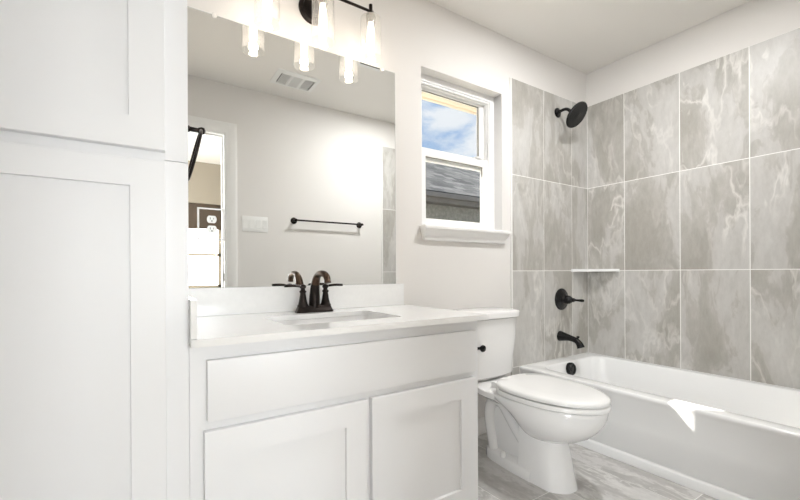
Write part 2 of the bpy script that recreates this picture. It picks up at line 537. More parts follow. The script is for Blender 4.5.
# ------------------------------------------------------------------ window_1
GY = 0.090
wm = MB()
frame_ring(wm, WX0, WX1, WZ0 + 0.018, WZ1, 0.036, 0.036, 0.032, 0.036, 0.062, 0.14)
frame_ring(wm, WX0 + 0.036, WX1 - 0.036, WZ0 + 0.0495, WZ1 - 0.036, 0.010, 0.010, 0.002, 0.012, 0.068, 0.0735)
frame_ring(wm, WX0 + 0.036, WX1 - 0.036, 1.673, WZ1 - 0.036, 0.014, 0.014, 0.002, 0.014, 0.080, 0.103)
win = struct('window_1', wm, M['vinyl'])
def sash(z0, z1, y0, y1, st, top, bot, name):
    a, b = WX0 + 0.036, WX1 - 0.036
    mb = MB()
    frame_ring(mb, a, b, z0, z1, st, st, bot, top, y0, y1)
    s_ = mb.build(name, M['vinyl'], win)
    ym = (y0 + y1) / 2
    gl = MB().box(a + st - 0.004, b - st + 0.004, ym - 0.002, ym + 0.002, z0 + bot - 0.004, z1 - top + 0.004)
    gl.build('pane', M['glass'], s_)
    gk = MB(); q = 0.003
    gk.box(a + st - q, a + st + 0.0015, ym - 0.0032, ym + 0.0032, z0 + bot, z1 - top)
    gk.box(b - st - 0.0015, b - st + q, ym - 0.0032, ym + 0.0032, z0 + bot, z1 - top)
    gk.box(a + st, b - st, ym - 0.0032, ym + 0.0032, z1 - top - 0.0025, z1 - top + q)
    gk.box(a + st, b - st, ym - 0.0032, ym + 0.0032, z0 + bot - q, z0 + bot + 0.001)
    gk.build('gasket', M['gasket'], s_)
    return s_
sash(1.612, WZ1 - 0.034, 0.104, 0.130, 0.050, 0.026, 0.066, 'upper_sash')
ls = sash(WZ0 + 0.048, 1.672, 0.074, 0.100, 0.052, 0.045, 0.030, 'lower_sash')
mb = MB(); mb.box(1.775, 1.82, 0.062, 0.10, 1.672, 1.684, 0.003)
mb.build('sash_lock', M['vinyl'], ls)
# sill: stool with a moulded apron
s0, s1 = 1.273, 1.944
mb = MB()
mb.box(WX0, WX1, 0.0, 0.062, WZ0 - 0.0, WZ0 + 0.022)
prof = [(0.0, WZ0 + 0.022), (-0.050, WZ0 + 0.022), (-0.054, WZ0 + 0.018), (-0.054, WZ0 + 0.006), (-0.050, WZ0), (-0.046, WZ0 - 0.003),
        (-0.043, WZ0 - 0.010), (-0.036, WZ0 - 0.020), (-0.026, WZ0 - 0.028), (-0.022, WZ0 - 0.034), (-0.022, WZ0 - 0.050), (-0.018, WZ0 - 0.056), (0.0, WZ0 - 0.056)]
def mitre(p, side):
    # ends return to the wall: width follows projection
    return (s0 - 0.0 + (0.054 + p[0]) * 0.55) if side == 0 else (s1 - (0.054 + p[0]) * 0.55)
r0 = [(mitre(p, 0), p[0], p[1]) for p in prof]; r1 = [(mitre(p, 1), p[0], p[1]) for p in prof]
prof_w = [(p if p[0] < 0 else p) for p in prof]
r0 = [((s0 + (0.054 + p[0]) * 0.55) if p[0] < 0 else (s0 + 0.003 if i == 0 else s0 + 0.022), p[0], p[1]) for i, p in enumerate(prof)]
r1 = [((s1 - (0.054 + p[0]) * 0.55) if p[0] < 0 else (s1 - 0.003 if i == 0 else s1 - 0.022), p[0], p[1]) for i, p in enumerate(prof)]
mb.loft([r0, r1])
mb.build('window_sill', M['trim'], win, 28)

# ------------------------------------------------------------------ linen cabinet (tall, left)
LX0, LX1 = -0.50, 0.106
LY = -0.533
def shaker(x0, x1, z0, z1, yb, th, st, rt, rb, name, parent, rec=0.010):
    """overlay door with a flat recessed panel, front facing -y"""
    yf = yb - th
    b = bmesh.new()
    o = [(x0, z0), (x1, z0), (x1, z1), (x0, z1)]
    i_ = [(x0 + st, z0 + rb), (x1 - st, z0 + rb), (x1 - st, z1 - rt), (x0 + st, z1 - rt)]
    c = 0.0015
    oc = [(x0 + c, z0 + c), (x1 - c, z0 + c), (x1 - c, z1 - c), (x0 + c, z1 - c)]
    ic = [(x0 + st + .001, z0 + rb + .001), (x1 - st - .001, z0 + rb + .001), (x1 - st - .001, z1 - rt - .001), (x0 + st + .001, z1 - rt - .001)]
    rings = [[(p[0], yb, p[1]) for p in o], [(p[0], yf + c, p[1]) for p in o], [(p[0], yf, p[1]) for p in oc],
             [(p[0], yf, p[1]) for p in i_], [(p[0], yf + rec, p[1]) for p in ic]]
    mb = MB(); mb.loft(rings)
    return mb.build(name, M['cabinet'], parent, 25)
lc = thing('linen_cabinet', 'tall white shaker linen cabinet standing floor to ceiling left of the vanity', 'cabinet', (-0.2, -0.27, 0))
mb = MB()
mb.box(LX0, LX1, LY + 0.019, -0.001, 0.10, ZC - 0.002)
mb.box(LX0, LX1, LY + 0.07, -0.001, 0.0, 0.10)
mb.build('body', M['cabinet'], lc)
ZS = 1.2515
mb = MB()
for z0, z1 in ((0.10, ZS - 0.0006), (ZS + 0.0006, ZC - 0.002)):
    mb.box(LX0, LX0 + 0.053, LY, LY + 0.019, z0, z1, 0.0006, 1)
    mb.box(LX1 - 0.053, LX1, LY, LY + 0.019, z0, z1, 0.0006, 1)
mb.box(LX0 + 0.053, LX1 - 0.053, LY, LY + 0.019, ZS - 0.04, ZS + 0.04)
mb.box(LX0 + 0.053, LX1 - 0.053, LY, LY + 0.019, 0.10, 0.15)
mb.box(LX0 + 0.053, LX1 - 0.053, LY, LY + 0.019, ZC - 0.06, ZC - 0.002)
mb.build('face_frame', M['cabinet'], lc)
shaker(-0.447, 0.053, 0.125, 1.243, LY, 0.020, 0.074, 0.066, 0.066, 'door', lc)
shaker(-0.447, 0.053, 1.270, 2.40, LY, 0.020, 0.076, 0.066, 0.074, 'door', lc)

# ------------------------------------------------------------------ vanity
vx0, vx1, VY = 0.1064, 1.149, -0.535
va = thing('vanity_cabinet', 'white shaker vanity cabinet with two doors under the white quartz countertop', 'cabinet', (0.63, -0.27, 0))
mb = MB()
mb.box(vx0, vx0 + 0.016, VY + 0.019, -0.001, 0.10, 0.7775)
mb.box(vx1 - 0.016, vx1, VY + 0.019, -0.001, 0.10, 0.7775)
mb.box(vx0 + 0.016, vx1 - 0.016, VY + 0.019, -0.001, 0.10, 0.118)
mb.box(vx0 + 0.016, vx1 - 0.016, -0.013, -0.001, 0.118, 0.7775)
mb.box(vx0 + 0.0, vx1 - 0.016, VY + 0.07, VY + 0.088, 0.0, 0.0995)
mb.box(vx1 - 0.016, vx1, VY + 0.019, -0.001, 0.0, 0.0995)
mb.box(vx0, vx0 + 0.016, VY + 0.088, -0.001, 0.0, 0.0995)
mb.build('body', M['cabinet'], va)
mb = MB()
mb.box(vx0, vx0 + 0.045, VY, VY + 0.019, 0.04, 0.7775)
mb.box(vx1 - 0.038, vx1, VY, VY + 0.019, 0.04, 0.7775)
mb.box(0.60, 0.67, VY, VY + 0.019, 0.08, 0.54)
mb.box(vx0 + 0.045, vx1 - 0.038, VY, VY + 0.019, 0.72, 0.7775)
mb.box(vx0 + 0.045, vx1 - 0.038, VY, VY + 0.019, 0.54, 0.60)
mb.box(vx0 + 0.045, vx1 - 0.038, VY, VY + 0.019, 0.04, 0.08)
mb.build('face_frame', M['cabinet'], va)
mb = MB(); mb.box(0.147, 1.121, VY - 0.020, VY, 0.577, 0.737, 0.0015)
mb.build('drawer_front', M['cabinet'], va)
shaker(0.139, 0.627, 0.057, 0.551, VY, 0.020, 0.076, 0.075, 0.075, 'door', va)
shaker(0.645, 1.121, 0.057, 0.553, VY, 0.020, 0.079, 0.075, 0.075, 'door', va)

# countertop with an undermount basin cut-out
CT, CB = 0.7985, 0.7785
cx0, cx1, cy0 = 0.1064, 1.167, -0.580
hx0, hx1, hy0, hy1 = 0.395, 0.850, -0.452, -0.163
ct = thing('countertop', 'white quartz countertop slab with sink opening on the vanity cabinet', 'countertop', (0.63, -0.28, CB))
def plate_with_hole(outer, inner, z0, z1, c=0.002):
    b = bmesh.new()
    n = len(outer)
    def ring(pts, z): return [b.verts.new((p[0], p[1], z)) for p in pts]
    o0, o1, i1, i0 = ring(outer, z0), ring(outer, z1), ring(inner, z1), ring(inner, z0)
    for a, d in ((o0, o1), (o1, i1), (i1, i0), (i0, o0)):
        for i in range(n):
            j = (i + 1) % n
            b.faces.new((a[i], a[j], d[j], d[i]))
    bmesh.ops.recalc_face_normals(b, faces=b.faces[:])
    return b
hr = rrect((hx0 + hx1) / 2, (hy0 + hy1) / 2, (hx1 - hx0) / 2, (hy1 - hy0) / 2, 0.03, 0)
orr = rrect((cx0 + cx1) / 2, (cy0) / 2, (cx1 - cx0) / 2, -cy0 / 2, 0.004, 0)
mb = MB(); mb._merge(plate_with_hole(orr, hr, CB, CT))
mb.build('slab', M['quartz'], ct)
mb = MB(); mb.box(cx0, 1.157, -0.020, -0.0005, CT + 0.0003, 0.908, 0.0012, 1)
bs = rebase(mb.build('backsplash', M['quartz']), (0.63, -0.01, CT))
tag(bs, 'low white quartz backsplash strip along the wall under the mirror', 'backsplash')
mb = MB(); mb.box(cx0, 0.1215, -0.572, -0.0205, CT + 0.0003, 0.898, 0.0012, 1)
ss = rebase(mb.build('side_splash', M['quartz']), (0.115, -0.28, CT))
tag(ss, 'short white quartz side splash against the linen cabinet at the left end of the counter', 'side splash')
# basin
sk = thing('sink_basin', 'white rectangular undermount sink basin set below the countertop opening', 'sink', (0.632, -0.31, 0.62))
scx, scy, shx, shy = (hx0 + hx1) / 2, (hy0 + hy1) / 2, (hx1 - hx0) / 2, (hy1 - hy0) / 2
rings = [rrect(scx, scy, shx + 0.03, shy + 0.03, 0.05, CB - 0.001), rrect(scx, scy, shx + 0.004, shy + 0.004, 0.035, CB - 0.001),
         rrect(scx, scy, shx + 0.004, shy + 0.004, 0.035, CB - 0.006), rrect(scx, scy, shx - 0.004, shy - 0.004, 0.035, CB - 0.05),
         rrect(scx, scy, shx - 0.015, shy - 0.015, 0.045, CB - 0.115), rrect(scx, scy, shx - 0.045, shy - 0.04, 0.05, CB - 0.135),
         rrect(scx, scy + 0.02, 0.03, 0.03, 0.029, CB - 0.142)]
mb = MB(); mb.loft(rings, cap=False)
bm_ = mb.bm
mb.build('bowl', M['porcelain'], sk, 60)
mb = MB(); mb.lathe([(0.034, 0.0), (0.034, 0.003), (0.028, 0.005), (0.022, 0.004), (0.018, 0.008), (0.0, 0.009)], (scx, scy + 0.02, CB - 0.143))
mb.build('drain', M['bronze'], sk)

# ------------------------------------------------------------------ faucet
FX, FY = 0.634, -0.092
fa = thing('faucet', 'dark bronze two handle faucet standing on the countertop behind the sink', 'faucet', (FX, FY, CT))
mb = MB()
mb.loft([rrect(FX, FY, 0.083, 0.028, 0.018, CT), rrect(FX, FY, 0.083, 0.028, 0.018, CT + 0.006), rrect(FX, FY, 0.080, 0.025, 0.017, CT + 0.010),
         rrect(FX, FY, 0.074, 0.020, 0.014, CT + 0.024), rrect(FX, FY, 0.072, 0.018, 0.013, CT + 0.028)])
mb.build('base', M['bronze'], fa, 40)
sp = MB()
path = bz((FX, FY, CT + 0.02), (FX, FY + 0.000, CT + 0.10), (FX, FY - 0.010, CT + 0.158), (FX, FY - 0.060, CT + 0.163), 14)[:-1] + \
       bz((FX, FY - 0.060, CT + 0.163), (FX, FY - 0.098, CT + 0.167), (FX, FY - 0.130, CT + 0.160), (FX, FY - 0.136, CT + 0.140), 10)
nn = len(path)
rad = [0.0250 - 0.0115 * min(1, i / (nn * 0.5)) for i in range(nn)]
sp.tube(path, rad, 18)
spo = sp.build('spout', M['bronze'], fa, 60)
spo.data.materials.append(M['bronze_warm'])
for p in spo.data.polygons:
    if p.center.z > 0.115: p.material_index = 1  # upper part of the spout takes the warmer, lighter bronze
tip = Vector(path[-1])
mb = MB(); mb.lathe([(0.0105, -0.004), (0.0125, 0.0), (0.014, 0.010), (0.0145, 0.014), (0.010, 0.015)], tip, (0, -0.25, -1), 20)
mb.build('aerator', M['bronze_warm'], spo)
mb = MB(); mb.tube([(FX, FY + 0.022, CT + 0.02), (FX, FY + 0.024, CT + 0.085)], 0.003, 8)
mb.lathe([(0.003, 0), (0.008, 0.004), (0.009, 0.010), (0.006, 0.014), (0.0, 0.015)], (FX, FY + 0.024, CT + 0.083), n=16)
mb.build('lift_rod', M['bronze'], fa)
for s_ in (-1, 1):
    hx = FX + s_ * 0.0515
    mb = MB()
    mb.lathe([(0.024, 0.024), (0.024, 0.030), (0.020, 0.036), (0.0155, 0.055), (0.0125, 0.075), (0.0115, 0.082), (0.0145, 0.086), (0.0145, 0.090), (0.010, 0.094), (0.009, 0.100), (0.013, 0.104), (0.014, 0.110), (0.010, 0.117), (0.0, 0.119)],
             (hx, FY, CT), n=24)
    hnd = mb.build('handle', M['bronze'], fa, 50)
    mb = MB()
    a = Vector((hx, FY, CT + 0.108))
    mb.tube(bz(a, a + Vector((s_ * 0.016, 0, 0.001)), a + Vector((s_ * 0.020, 0, 0.009)), a + Vector((s_ * 0.080, -0.004, 0.005)), 10),
            [0.0075, 0.007, 0.0065, 0.006, 0.0062, 0.0066, 0.007, 0.0072, 0.0073, 0.0072, 0.0068], 12, flat=0.8)
    mb.build('lever', M['bronze'], hnd)

# ------------------------------------------------------------------ mirror, outlet, clips
MX0, MX1, MZ0, MZ1 = 0.112, 1.115, 0.909, 1.988
mi = thing('vanity_mirror', 'large frameless wall mirror above the vanity backsplash', 'mirror', (0.62, -0.001, MZ0))
mb = MB(); mb.box(MX0, MX1, -0.0066, -0.0062, MZ0 + 0.0006, MZ1 - 0.0006)
mb.build('mirror_face', M['mirror'], mi)
mb = MB(); mb.box(MX0 - 0.0006, MX1 + 0.0012, -0.0064, -0.0005, MZ0, MZ1 + 0.0012)
mb.build('mirror_backing', M['mirror_edge'], mi)
for cxp in (0.252, 1.036):
    mb = MB()
    mb.lathe([(0.010, 0.0), (0.010, 0.004), (0.008, 0.007), (0.0, 0.008)], (cxp, -0.0066, MZ1 - 0.003), (0, -1, 0), 20)
    mb.build('mirror_clip', M['clip'], mi)
# outlet with a mirrored cover on the mirror glass
ox0, ox1, oz0, oz1 = 0.187, 0.286, 1.096, 1.222
oc = thing('power_outlet', 'white duplex power outlet in a mirrored cover plate at the left of the mirror', 'outlet', (0.236, -0.007, 1.16))
mb = MB(); mb.box(ox0 + 0.006, ox1 - 0.006, -0.0128, -0.0124, oz0 + 0.006, oz1 - 0.006)
mb.build('cover_plate', M['mirror'], oc)
mb = MB()
def frame_loft(x0, x1, z0, z1, w_, yb, yf):
    o = [(x0, z0), (x1, z0), (x1, z1), (x0, z1)]
    i_ = [(x0 + w_, z0 + w_), (x1 - w_, z0 + w_), (x1 - w_, z1 - w_), (x0 + w_, z1 - w_)]
    return [[(p[0], yb, p[1]) for p in o], [(p[0], yf + 0.003, p[1]) for p in o], [(p[0], yf, p[1]) for p in i_], [(p[0], yb, p[1]) for p in i_]]
mb.loft(frame_loft(ox0, ox1, oz0, oz1, 0.0065, -0.0068, -0.013), cap=False)
mb.build('cover_edge', M['plastic'], oc)
ocx, ocz = 0.2385, 1.158
for dz in (0.0195, -0.0195):
    mb = MB()
    pr = []
    for k in range(28):
        a = 2 * PI * k / 28
        x = 0.0175 * math.cos(a); z = 0.0175 * math.sin(a)
        pr.append((ocx + x, ocz + dz + max(-0.0140, min(0.0140, z * 1.05))))
    mb.prism(pr, 'y', -0.0128, -0.0160)
    oo = mb.build('receptacle', M['plastic'], oc)
    mb = MB()
    mb.box(ocx - 0.0072, ocx - 0.0050, -0.0163, -0.0158, ocz + dz - 0.001, ocz + dz + 0.007)
    mb.box(ocx + 0.0050, ocx + 0.0070, -0.0163, -0.0158, ocz + dz - 0.000, ocz + dz + 0.0062)
    mb.lathe([(0.0026, 0.0), (0.0026, 0.0005)], (ocx, -0.0158, ocz + dz - 0.0068), (0, -1, 0), 12)
    mb.build('socket_slots', M['slot'], oo)

# ------------------------------------------------------------------ towel ring on the linen cabinet side
TY, TZ = -0.30, 1.421
tr = thing('towel_ring', 'dark bronze towel ring on the side of the linen cabinet beside the mirror', 'towel ring', (LX1, TY, TZ))
mb = MB()
mb.lathe([(0.024, 0.0), (0.024, 0.004), (0.018, 0.008), (0.010, 0.012), (0.0085, 0.020), (0.011, 0.024), (0.0075, 0.029), (0.0065, 0.050), (0.009, 0.054), (0.0115, 0.061), (0.010, 0.069), (0.004, 0.073), (0.0, 0.0735)],
         (LX1, TY, TZ), (1, 0, 0), 24)
mb.build('post', M['bronze'], tr)
mb = MB()
rr_ = 0.080
tilt = R(13)
px_ = LX1 + 0.058
pts = []
for k in range(48):
    a = 2 * PI * k / 48
    yy = rr_ * math.sin(a); dd = rr_ * (1 - math.cos(a))
    pts.append((px_ - dd * math.sin(tilt), TY + yy, TZ - 0.004 - dd * math.cos(tilt)))
mb.tube(pts, 0.0046, 12, closed=True)
mb.build('ring', M['bronze'], tr)

# ------------------------------------------------------------------ vanity light
VLX = [0.431, 0.669, 0.907]; VLY = -0.118; VLZ = 2.168
vl = thing('vanity_light', 'dark bronze three bulb vanity light mounted on the wall over the mirror', 'wall light', (0.669, 0, 2.15))
mb = MB(); mb.lathe([(0.066, 0.0), (0.066, 0.006), (0.060, 0.012), (0.050, 0.014), (0.047, 0.020), (0.030, 0.024), (0.014, 0.030), (0.012, 0.05), (0.011, 0.118)], (0.669, 0, 2.157), (0, -1, 0), 40)
mb.build('backplate', M['bronze'], vl, 50)
mb = MB(); mb.tube([(VLX[0] - 0.012, VLY, VLZ), (VLX[2] + 0.012, VLY, VLZ)], 0.0062, 14)
mb.build('arm', M['bronze'], vl)
for x in VLX:
    mb = MB()
    mb.lathe([(0.006, 0.032), (0.0085, 0.030), (0.0085, 0.0), (0.008, -0.012), (0.012, -0.016)], (x, VLY, VLZ), n=20)
    mb.build('stem', M['bronze'], vl)
    mb = MB()
    mb.lathe([(0.010, -0.012), (0.020, -0.017), (0.023, -0.022), (0.023, -0.030), (0.0205, -0.032), (0.0205, -0.052), (0.018, -0.058), (0.0, -0.058)], (x, VLY, VLZ), n=24)
    mb.build('socket', M['chrome'], vl)
    mb = MB()
    mb.lathe([(0.020, -0.0225), (0.038, -0.026), (0.047, -0.034), (0.049, -0.045), (0.049, -0.212), (0.0505, -0.2155), (0.0475, -0.2155), (0.0465, -0.212), (0.0465, -0.046), (0.044, -0.036), (0.037, -0.029), (0.020, -0.0255)], (x, VLY, VLZ), n=40, cap=False)
    mb.build('glass_shade', M['shade'], vl, 50)
    mb = MB()
    mb.lathe([(0.0, -0.056), (0.011, -0.058), (0.012, -0.068), (0.015, -0.082), (0.0165, -0.10), (0.0165, -0.155), (0.013, -0.170), (0.006, -0.180), (0.0, -0.182)], (x, VLY, VLZ), n=24, cap=False)
    mb.build('bulb', M['bulb'], vl, 60)
    lo = light('bulb_light', 'POINT', (x, VLY, VLZ - 0.195), None, 0.3, (1.0, 0.84, 0.72), shadow_soft_size=0.02)

# ------------------------------------------------------------------ toilet
TX = 1.610
to = thing('toilet', 'white two piece toilet with closed lid standing between the vanity and the tub', 'toilet', (TX, -0.4, 0))
def egg(hw, yf, yb, z, n=48, p=2.0, pb=2.6):
    """outline in plan: rounded front at yf (towards -y), squarer back at yb"""
    yc = yb - 0.42 * (yb - yf)
    out = []
    for k in range(n):
        a = 2 * PI * k / n
        c, s_ = math.cos(a), math.sin(a)
        e = p if s_ < 0 else pb
        x = hw * math.copysign(abs(c) ** (2 / e), c)
        y = (yc - yf if s_ < 0 else yb - yc) * math.copysign(abs(s_) ** (2 / e), s_)
        out.append((TX + x, yc + y, z))
    return out
# bowl: its belly rises towards the tank, the front overhangs the pedestal
mb = MB()
mb.loft([egg(0.070, -0.600, -0.46, 0.200), egg(0.090, -0.632, -0.45, 0.209), egg(0.116, -0.672, -0.44, 0.226), egg(0.142, -0.715, -0.425, 0.252), egg(0.160, -0.748, -0.40, 0.284), egg(0.173, -0.772, -0.36, 0.318),
         egg(0.179, -0.784, -0.30, 0.345), egg(0.182, -0.788, -0.26, 0.364), egg(0.182, -0.789, -0.25, 0.377), egg(0.178, -0.785, -0.255, 0.382), egg(0.10, -0.70, -0.35, 0.382)])
bowl = mb.build('bowl', M['porcelain'], to, 60)
# pedestal front: smooth flat-sided column
def ped(hw, yf, yb, z, r):
    out = []
    n = 12
    for k in range(n + 1):
        t = -1 + 2 * k / n
        out.append((TX + hw * t, yf + 0.060 * abs(t) ** 2.5, z))
    out.append((TX + hw * 1.01, yf + 0.10, z)); out.append((TX + hw, yb, z)); out.append((TX - hw, yb, z)); out.append((TX - hw * 1.01, yf + 0.10, z))
    return out
mb = MB()
mb.loft([ped(0.092, -0.655, -0.43, 0.0, 0), ped(0.091, -0.653, -0.43, 0.010, 0), ped(0.087, -0.640, -0.43, 0.07, 0), ped(0.083, -0.625, -0.43, 0.15, 0), ped(0.081, -0.612, -0.43, 0.20, 0), ped(0.079, -0.595, -0.43, 0.235, 0)])
mb.build('pedestal', M['porcelain'], to, 65)
# foot plate behind the pedestal, narrowing to a rounded heel
def foot(k, z):
    hw = 0.096 - k
    return [(TX - hw, -0.50, z), (TX + hw, -0.50, z), (TX + hw, -0.40, z), (TX + hw * 0.93, -0.33, z), (TX + hw * 0.86, -0.27, z), (TX + hw * 0.74, -0.225 - k, z), (TX + hw * 0.5, -0.195 - k, z), (TX, -0.185 - k, z),
            (TX - hw * 0.5, -0.195 - k, z), (TX - hw * 0.74, -0.225 - k, z), (TX - hw * 0.86, -0.27, z), (TX - hw * 0.93, -0.33, z), (TX - hw, -0.40, z)]
mb = MB(); mb.loft([foot(0, 0.0), foot(0.0, 0.034), foot(0.004, 0.044), foot(0.012, 0.049), foot(0.04, 0.060)])
mb.build('foot', M['porcelain'], to, 50)
# trapway: a fat inverted V on each flank, from the pedestal up, over and down to the heel
def trap(dx):
    return bz((TX + dx, -0.47, 0.120), (TX + dx, -0.42, 0.16), (TX + dx, -0.37, 0.22), (TX + dx, -0.325, 0.278), 8)[:-1] + \
           bz((TX + dx, -0.325, 0.278), (TX + dx, -0.29, 0.325), (TX + dx, -0.235, 0.315), (TX + dx, -0.225, 0.250), 10)[:-1] + \
           bz((TX + dx, -0.225, 0.250), (TX + dx * 0.95, -0.215, 0.18), (TX + dx * 0.9, -0.235, 0.14), (TX + dx * 0.85, -0.250, 0.03), 8)
for s_ in (-1, 1):
    mb = MB(); tp = trap(s_ * 0.044)
    mb.tube(tp, [0.029 + 0.002 * (i > 10) for i in range(len(tp))], 18)
    mb.build('trapway', M['porcelain'], to, 60)
mb = MB(); mb.box(TX - 0.048, TX + 0.048, -0.47, -0.235, 0.04, 0.30, 0.012)
mb.build('web', M['porcelain'], to)
# deck the tank sits on
def deck(hw0, hw1, z):
    return [(TX - hw0, -0.03, z), (TX - hw0 + 0.0, -0.14, z), (TX - hw0 * 0.98, -0.20, z), (TX - hw1, -0.30, z), (TX - hw1, -0.36, z), (TX + hw1, -0.36, z), (TX + hw1, -0.30, z), (TX + hw0 * 0.98, -0.20, z), (TX + hw0, -0.14, z), (TX + hw0, -0.03, z)]
mb = MB(); mb.loft([deck(0.10, 0.12, 0.320), deck(0.138, 0.155, 0.342), deck(0.148, 0.170, 0.352), deck(0.148, 0.170, 0.376), deck(0.144, 0.166, 0.3800)])
mb.build('deck', M['porcelain'], to, 40)
# seat and lid
mb = MB()
mb.loft([egg(0.180, -0.788, -0.324, 0.385, pb=3.2), egg(0.188, -0.797, -0.320, 0.389, pb=3.2), egg(0.189, -0.798, -0.320, 0.402, pb=3.2), egg(0.185, -0.793, -0.322, 0.4075, pb=3.2), egg(0.15, -0.75, -0.33, 0.4075, pb=3.2)])
mb.build('seat', M['seat'], to, 50)
mb = MB()
mb.loft([egg(0.179, -0.787, -0.324, 0.411, pb=3.2), egg(0.186, -0.795, -0.318, 0.414, pb=3.2), egg(0.187, -0.796, -0.318, 0.423, pb=3.2), egg(0.1855, -0.794, -0.319, 0.429, pb=3.2), egg(0.181, -0.788, -0.323, 0.433, pb=3.2), egg(0.168, -0.771, -0.322, 0.436, pb=3.2), egg(0.12, -0.71, -0.36, 0.439, pb=2.6), egg(0.03, -0.58, -0.45, 0.440, pb=2.2)])
mb.build('lid', M['seat'], to, 50)
for s_ in (-1, 1):
    mb = MB(); mb.box(TX + s_ * 0.075 - 0.022, TX + s_ * 0.075 + 0.022, -0.324, -0.275, 0.3802, 0.412, 0.006)
    mb.build('hinge', M['seat'], to)
for s_ in (-1, 1):
    mb = MB(); mb.lathe([(0.015, 0.0), (0.015, 0.014), (0.013, 0.023), (0.006, 0.028), (0.0, 0.029)], (TX + s_ * 0.079, -0.335, 0.046), n=20)
    mb.build('bolt_cap', M['seat'], to)
# tank
def tk(hw, yf, yb, z, bulge=0.022, n=14):
    out = []
    r = 0.03
    for k in range(n + 1):
        t = -1 + 2 * k / n
        out.append((TX + hw * t * (1 if abs(t) < 1 else 1), yf + bulge * abs(t) ** 2.6 + (0.012 if abs(t) > 0.99 else 0), z))
    out.append((TX + hw + 0.002, yf + bulge + 0.03, z))
    out.append((TX + hw, yb, z)); out.append((TX - hw, yb, z))
    out.append((TX - hw - 0.002, yf + bulge + 0.03, z))
    return out
tank = MB()
tank.loft([tk(0.165, -0.180, -0.035, 0.384), tk(0.178, -0.192, -0.030, 0.3925), tk(0.190, -0.204, -0.028, 0.402), tk(0.196, -0.210, -0.026, 0.50), tk(0.206, -0.218, -0.025, 0.60), tk(0.211, -0.222, -0.025, 0.712), tk(0.200, -0.212, -0.03, 0.713)])
tko = tank.build('tank', M['porcelain'], to, 40)
mb = MB()
mb.loft([tk(0.208, -0.222, -0.018, 0.7135), tk(0.220, -0.234, -0.016, 0.717), tk(0.222, -0.236, -0.016, 0.742), tk(0.217, -0.231, -0.018, 0.751), tk(0.200, -0.214, -0.026, 0.756), tk(0.12, -0.15, -0.06, 0.758)])
mb.build('tank_lid', M['porcelain'], to, 40)
mb = MB()
kx, kz = TX - 0.158, 0.575
mb.lathe([(0.013, 0.0), (0.013, 0.006), (0.007, 0.010), (0.007, 0.022)], (kx, -0.205, kz), (0, -1, 0), 16)
mb.tube([(kx + 0.005, -0.229, kz), (kx + 0.045, -0.232, kz - 0.003)], [0.007, 0.0085], 12)
mb.lathe([(0.004, -0.003), (0.0155, 0.0), (0.0185, 0.006), (0.0165, 0.013), (0.004, 0.017)], (kx + 0.045, -0.230, kz - 0.003), (0, -1, 0), 24)
mb.build('flush_lever', M['black'], to)

# ------------------------------------------------------------------ bathtub
bt = thing('bathtub', 'white alcove bathtub along the tiled wall right of the toilet', 'bathtub', (2.45, -0.77, 0))
X0, X1 = TUBX, XI - 0.001
Y0, Y1 = YS + TT + 0.001, YN - TT - 0.001
ZR = 0.360
icx, icy = (X0 + 0.085 + X1 - 0.055) / 2, (Y0 + 0.09 + Y1 - 0.085) / 2
ihx, ihy = (X1 - 0.055 - X0 - 0.085) / 2, (Y1 - 0.085 - Y0 - 0.09) / 2
def ir(d, z, r, dy=0.0):
    return rrect(icx, icy, ihx - d, ihy - d - dy, r, z, 8)
def orc(z, xin=0.0):
    hx_, hy_ = (X1 - X0) / 2, (Y1 - Y0) / 2
    return [(max(p[0], X0 + xin), p[1], p[2]) for p in rrect((X0 + X1) / 2, (Y0 + Y1) / 2, hx_, hy_, 0.003, z, 8)]
def app(z, inset):
    # follows outer rectangle, the apron side set in by `inset`
    hx_, hy_ = (X1 - X0) / 2, (Y1 - Y0) / 2
    pts = rrect((X0 + X1) / 2, (Y0 + Y1) / 2, hx_, hy_, 0.003, z, 8)
    return [((p[0] + inset) if p[0] < X0 + 0.01 else p[0], p[1], p[2]) for p in pts]
rings = [app(0.001, 0.0), app(0.040, 0.0), app(0.047, 0.003), app(0.052, 0.010), app(0.060, 0.010), app(0.066, 0.005), app(0.20, 0.005), app(0.325, 0.005), app(0.338, 0.002), app(0.346, 0.0), app(0.354, 0.0015), app(0.359, 0.006), app(ZR, 0.012),
         ir(-0.006, ZR, 0.085), ir(-0.001, ZR - 0.0015, 0.082), ir(0.004, ZR - 0.006, 0.08), ir(0.008, ZR - 0.016, 0.08), ir(0.018, ZR - 0.10, 0.09), ir(0.035, ZR - 0.24, 0.10, 0.03), ir(0.055, 0.075, 0.11, 0.05), ir(0.09, 0.055, 0.12, 0.06), ir(0.2, 0.050, 0.08, 0.12)]
mb = MB(); mb.loft(rings, cap=False)
b = mb.bm
b.verts.ensure_lookup_table()
eds = [e for e in b.edges if e.is_boundary and e.verts[0].co.z > 0.045]
bmesh.ops.contextual_create(b, geom=eds)
bmesh.ops.recalc_face_normals(b, faces=b.faces[:])
tubo = mb.build('tub_shell', M['tub'], bt, 50)
mb = MB()
oz = 0.300; oy = icy + ihy - 0.006
mb.lathe([(0.039, -0.004), (0.042, 0.004), (0.042, 0.020), (0.037, 0.026), (0.028, 0.026), (0.026, 0.022), (0.017, 0.022), (0.014, 0.026), (0.0, 0.026)], (2.455, oy - 0.005, oz + 0.012), (0, -1, 0.12), 28)
mb.build('overflow_drain', M['black'], bt, 40)

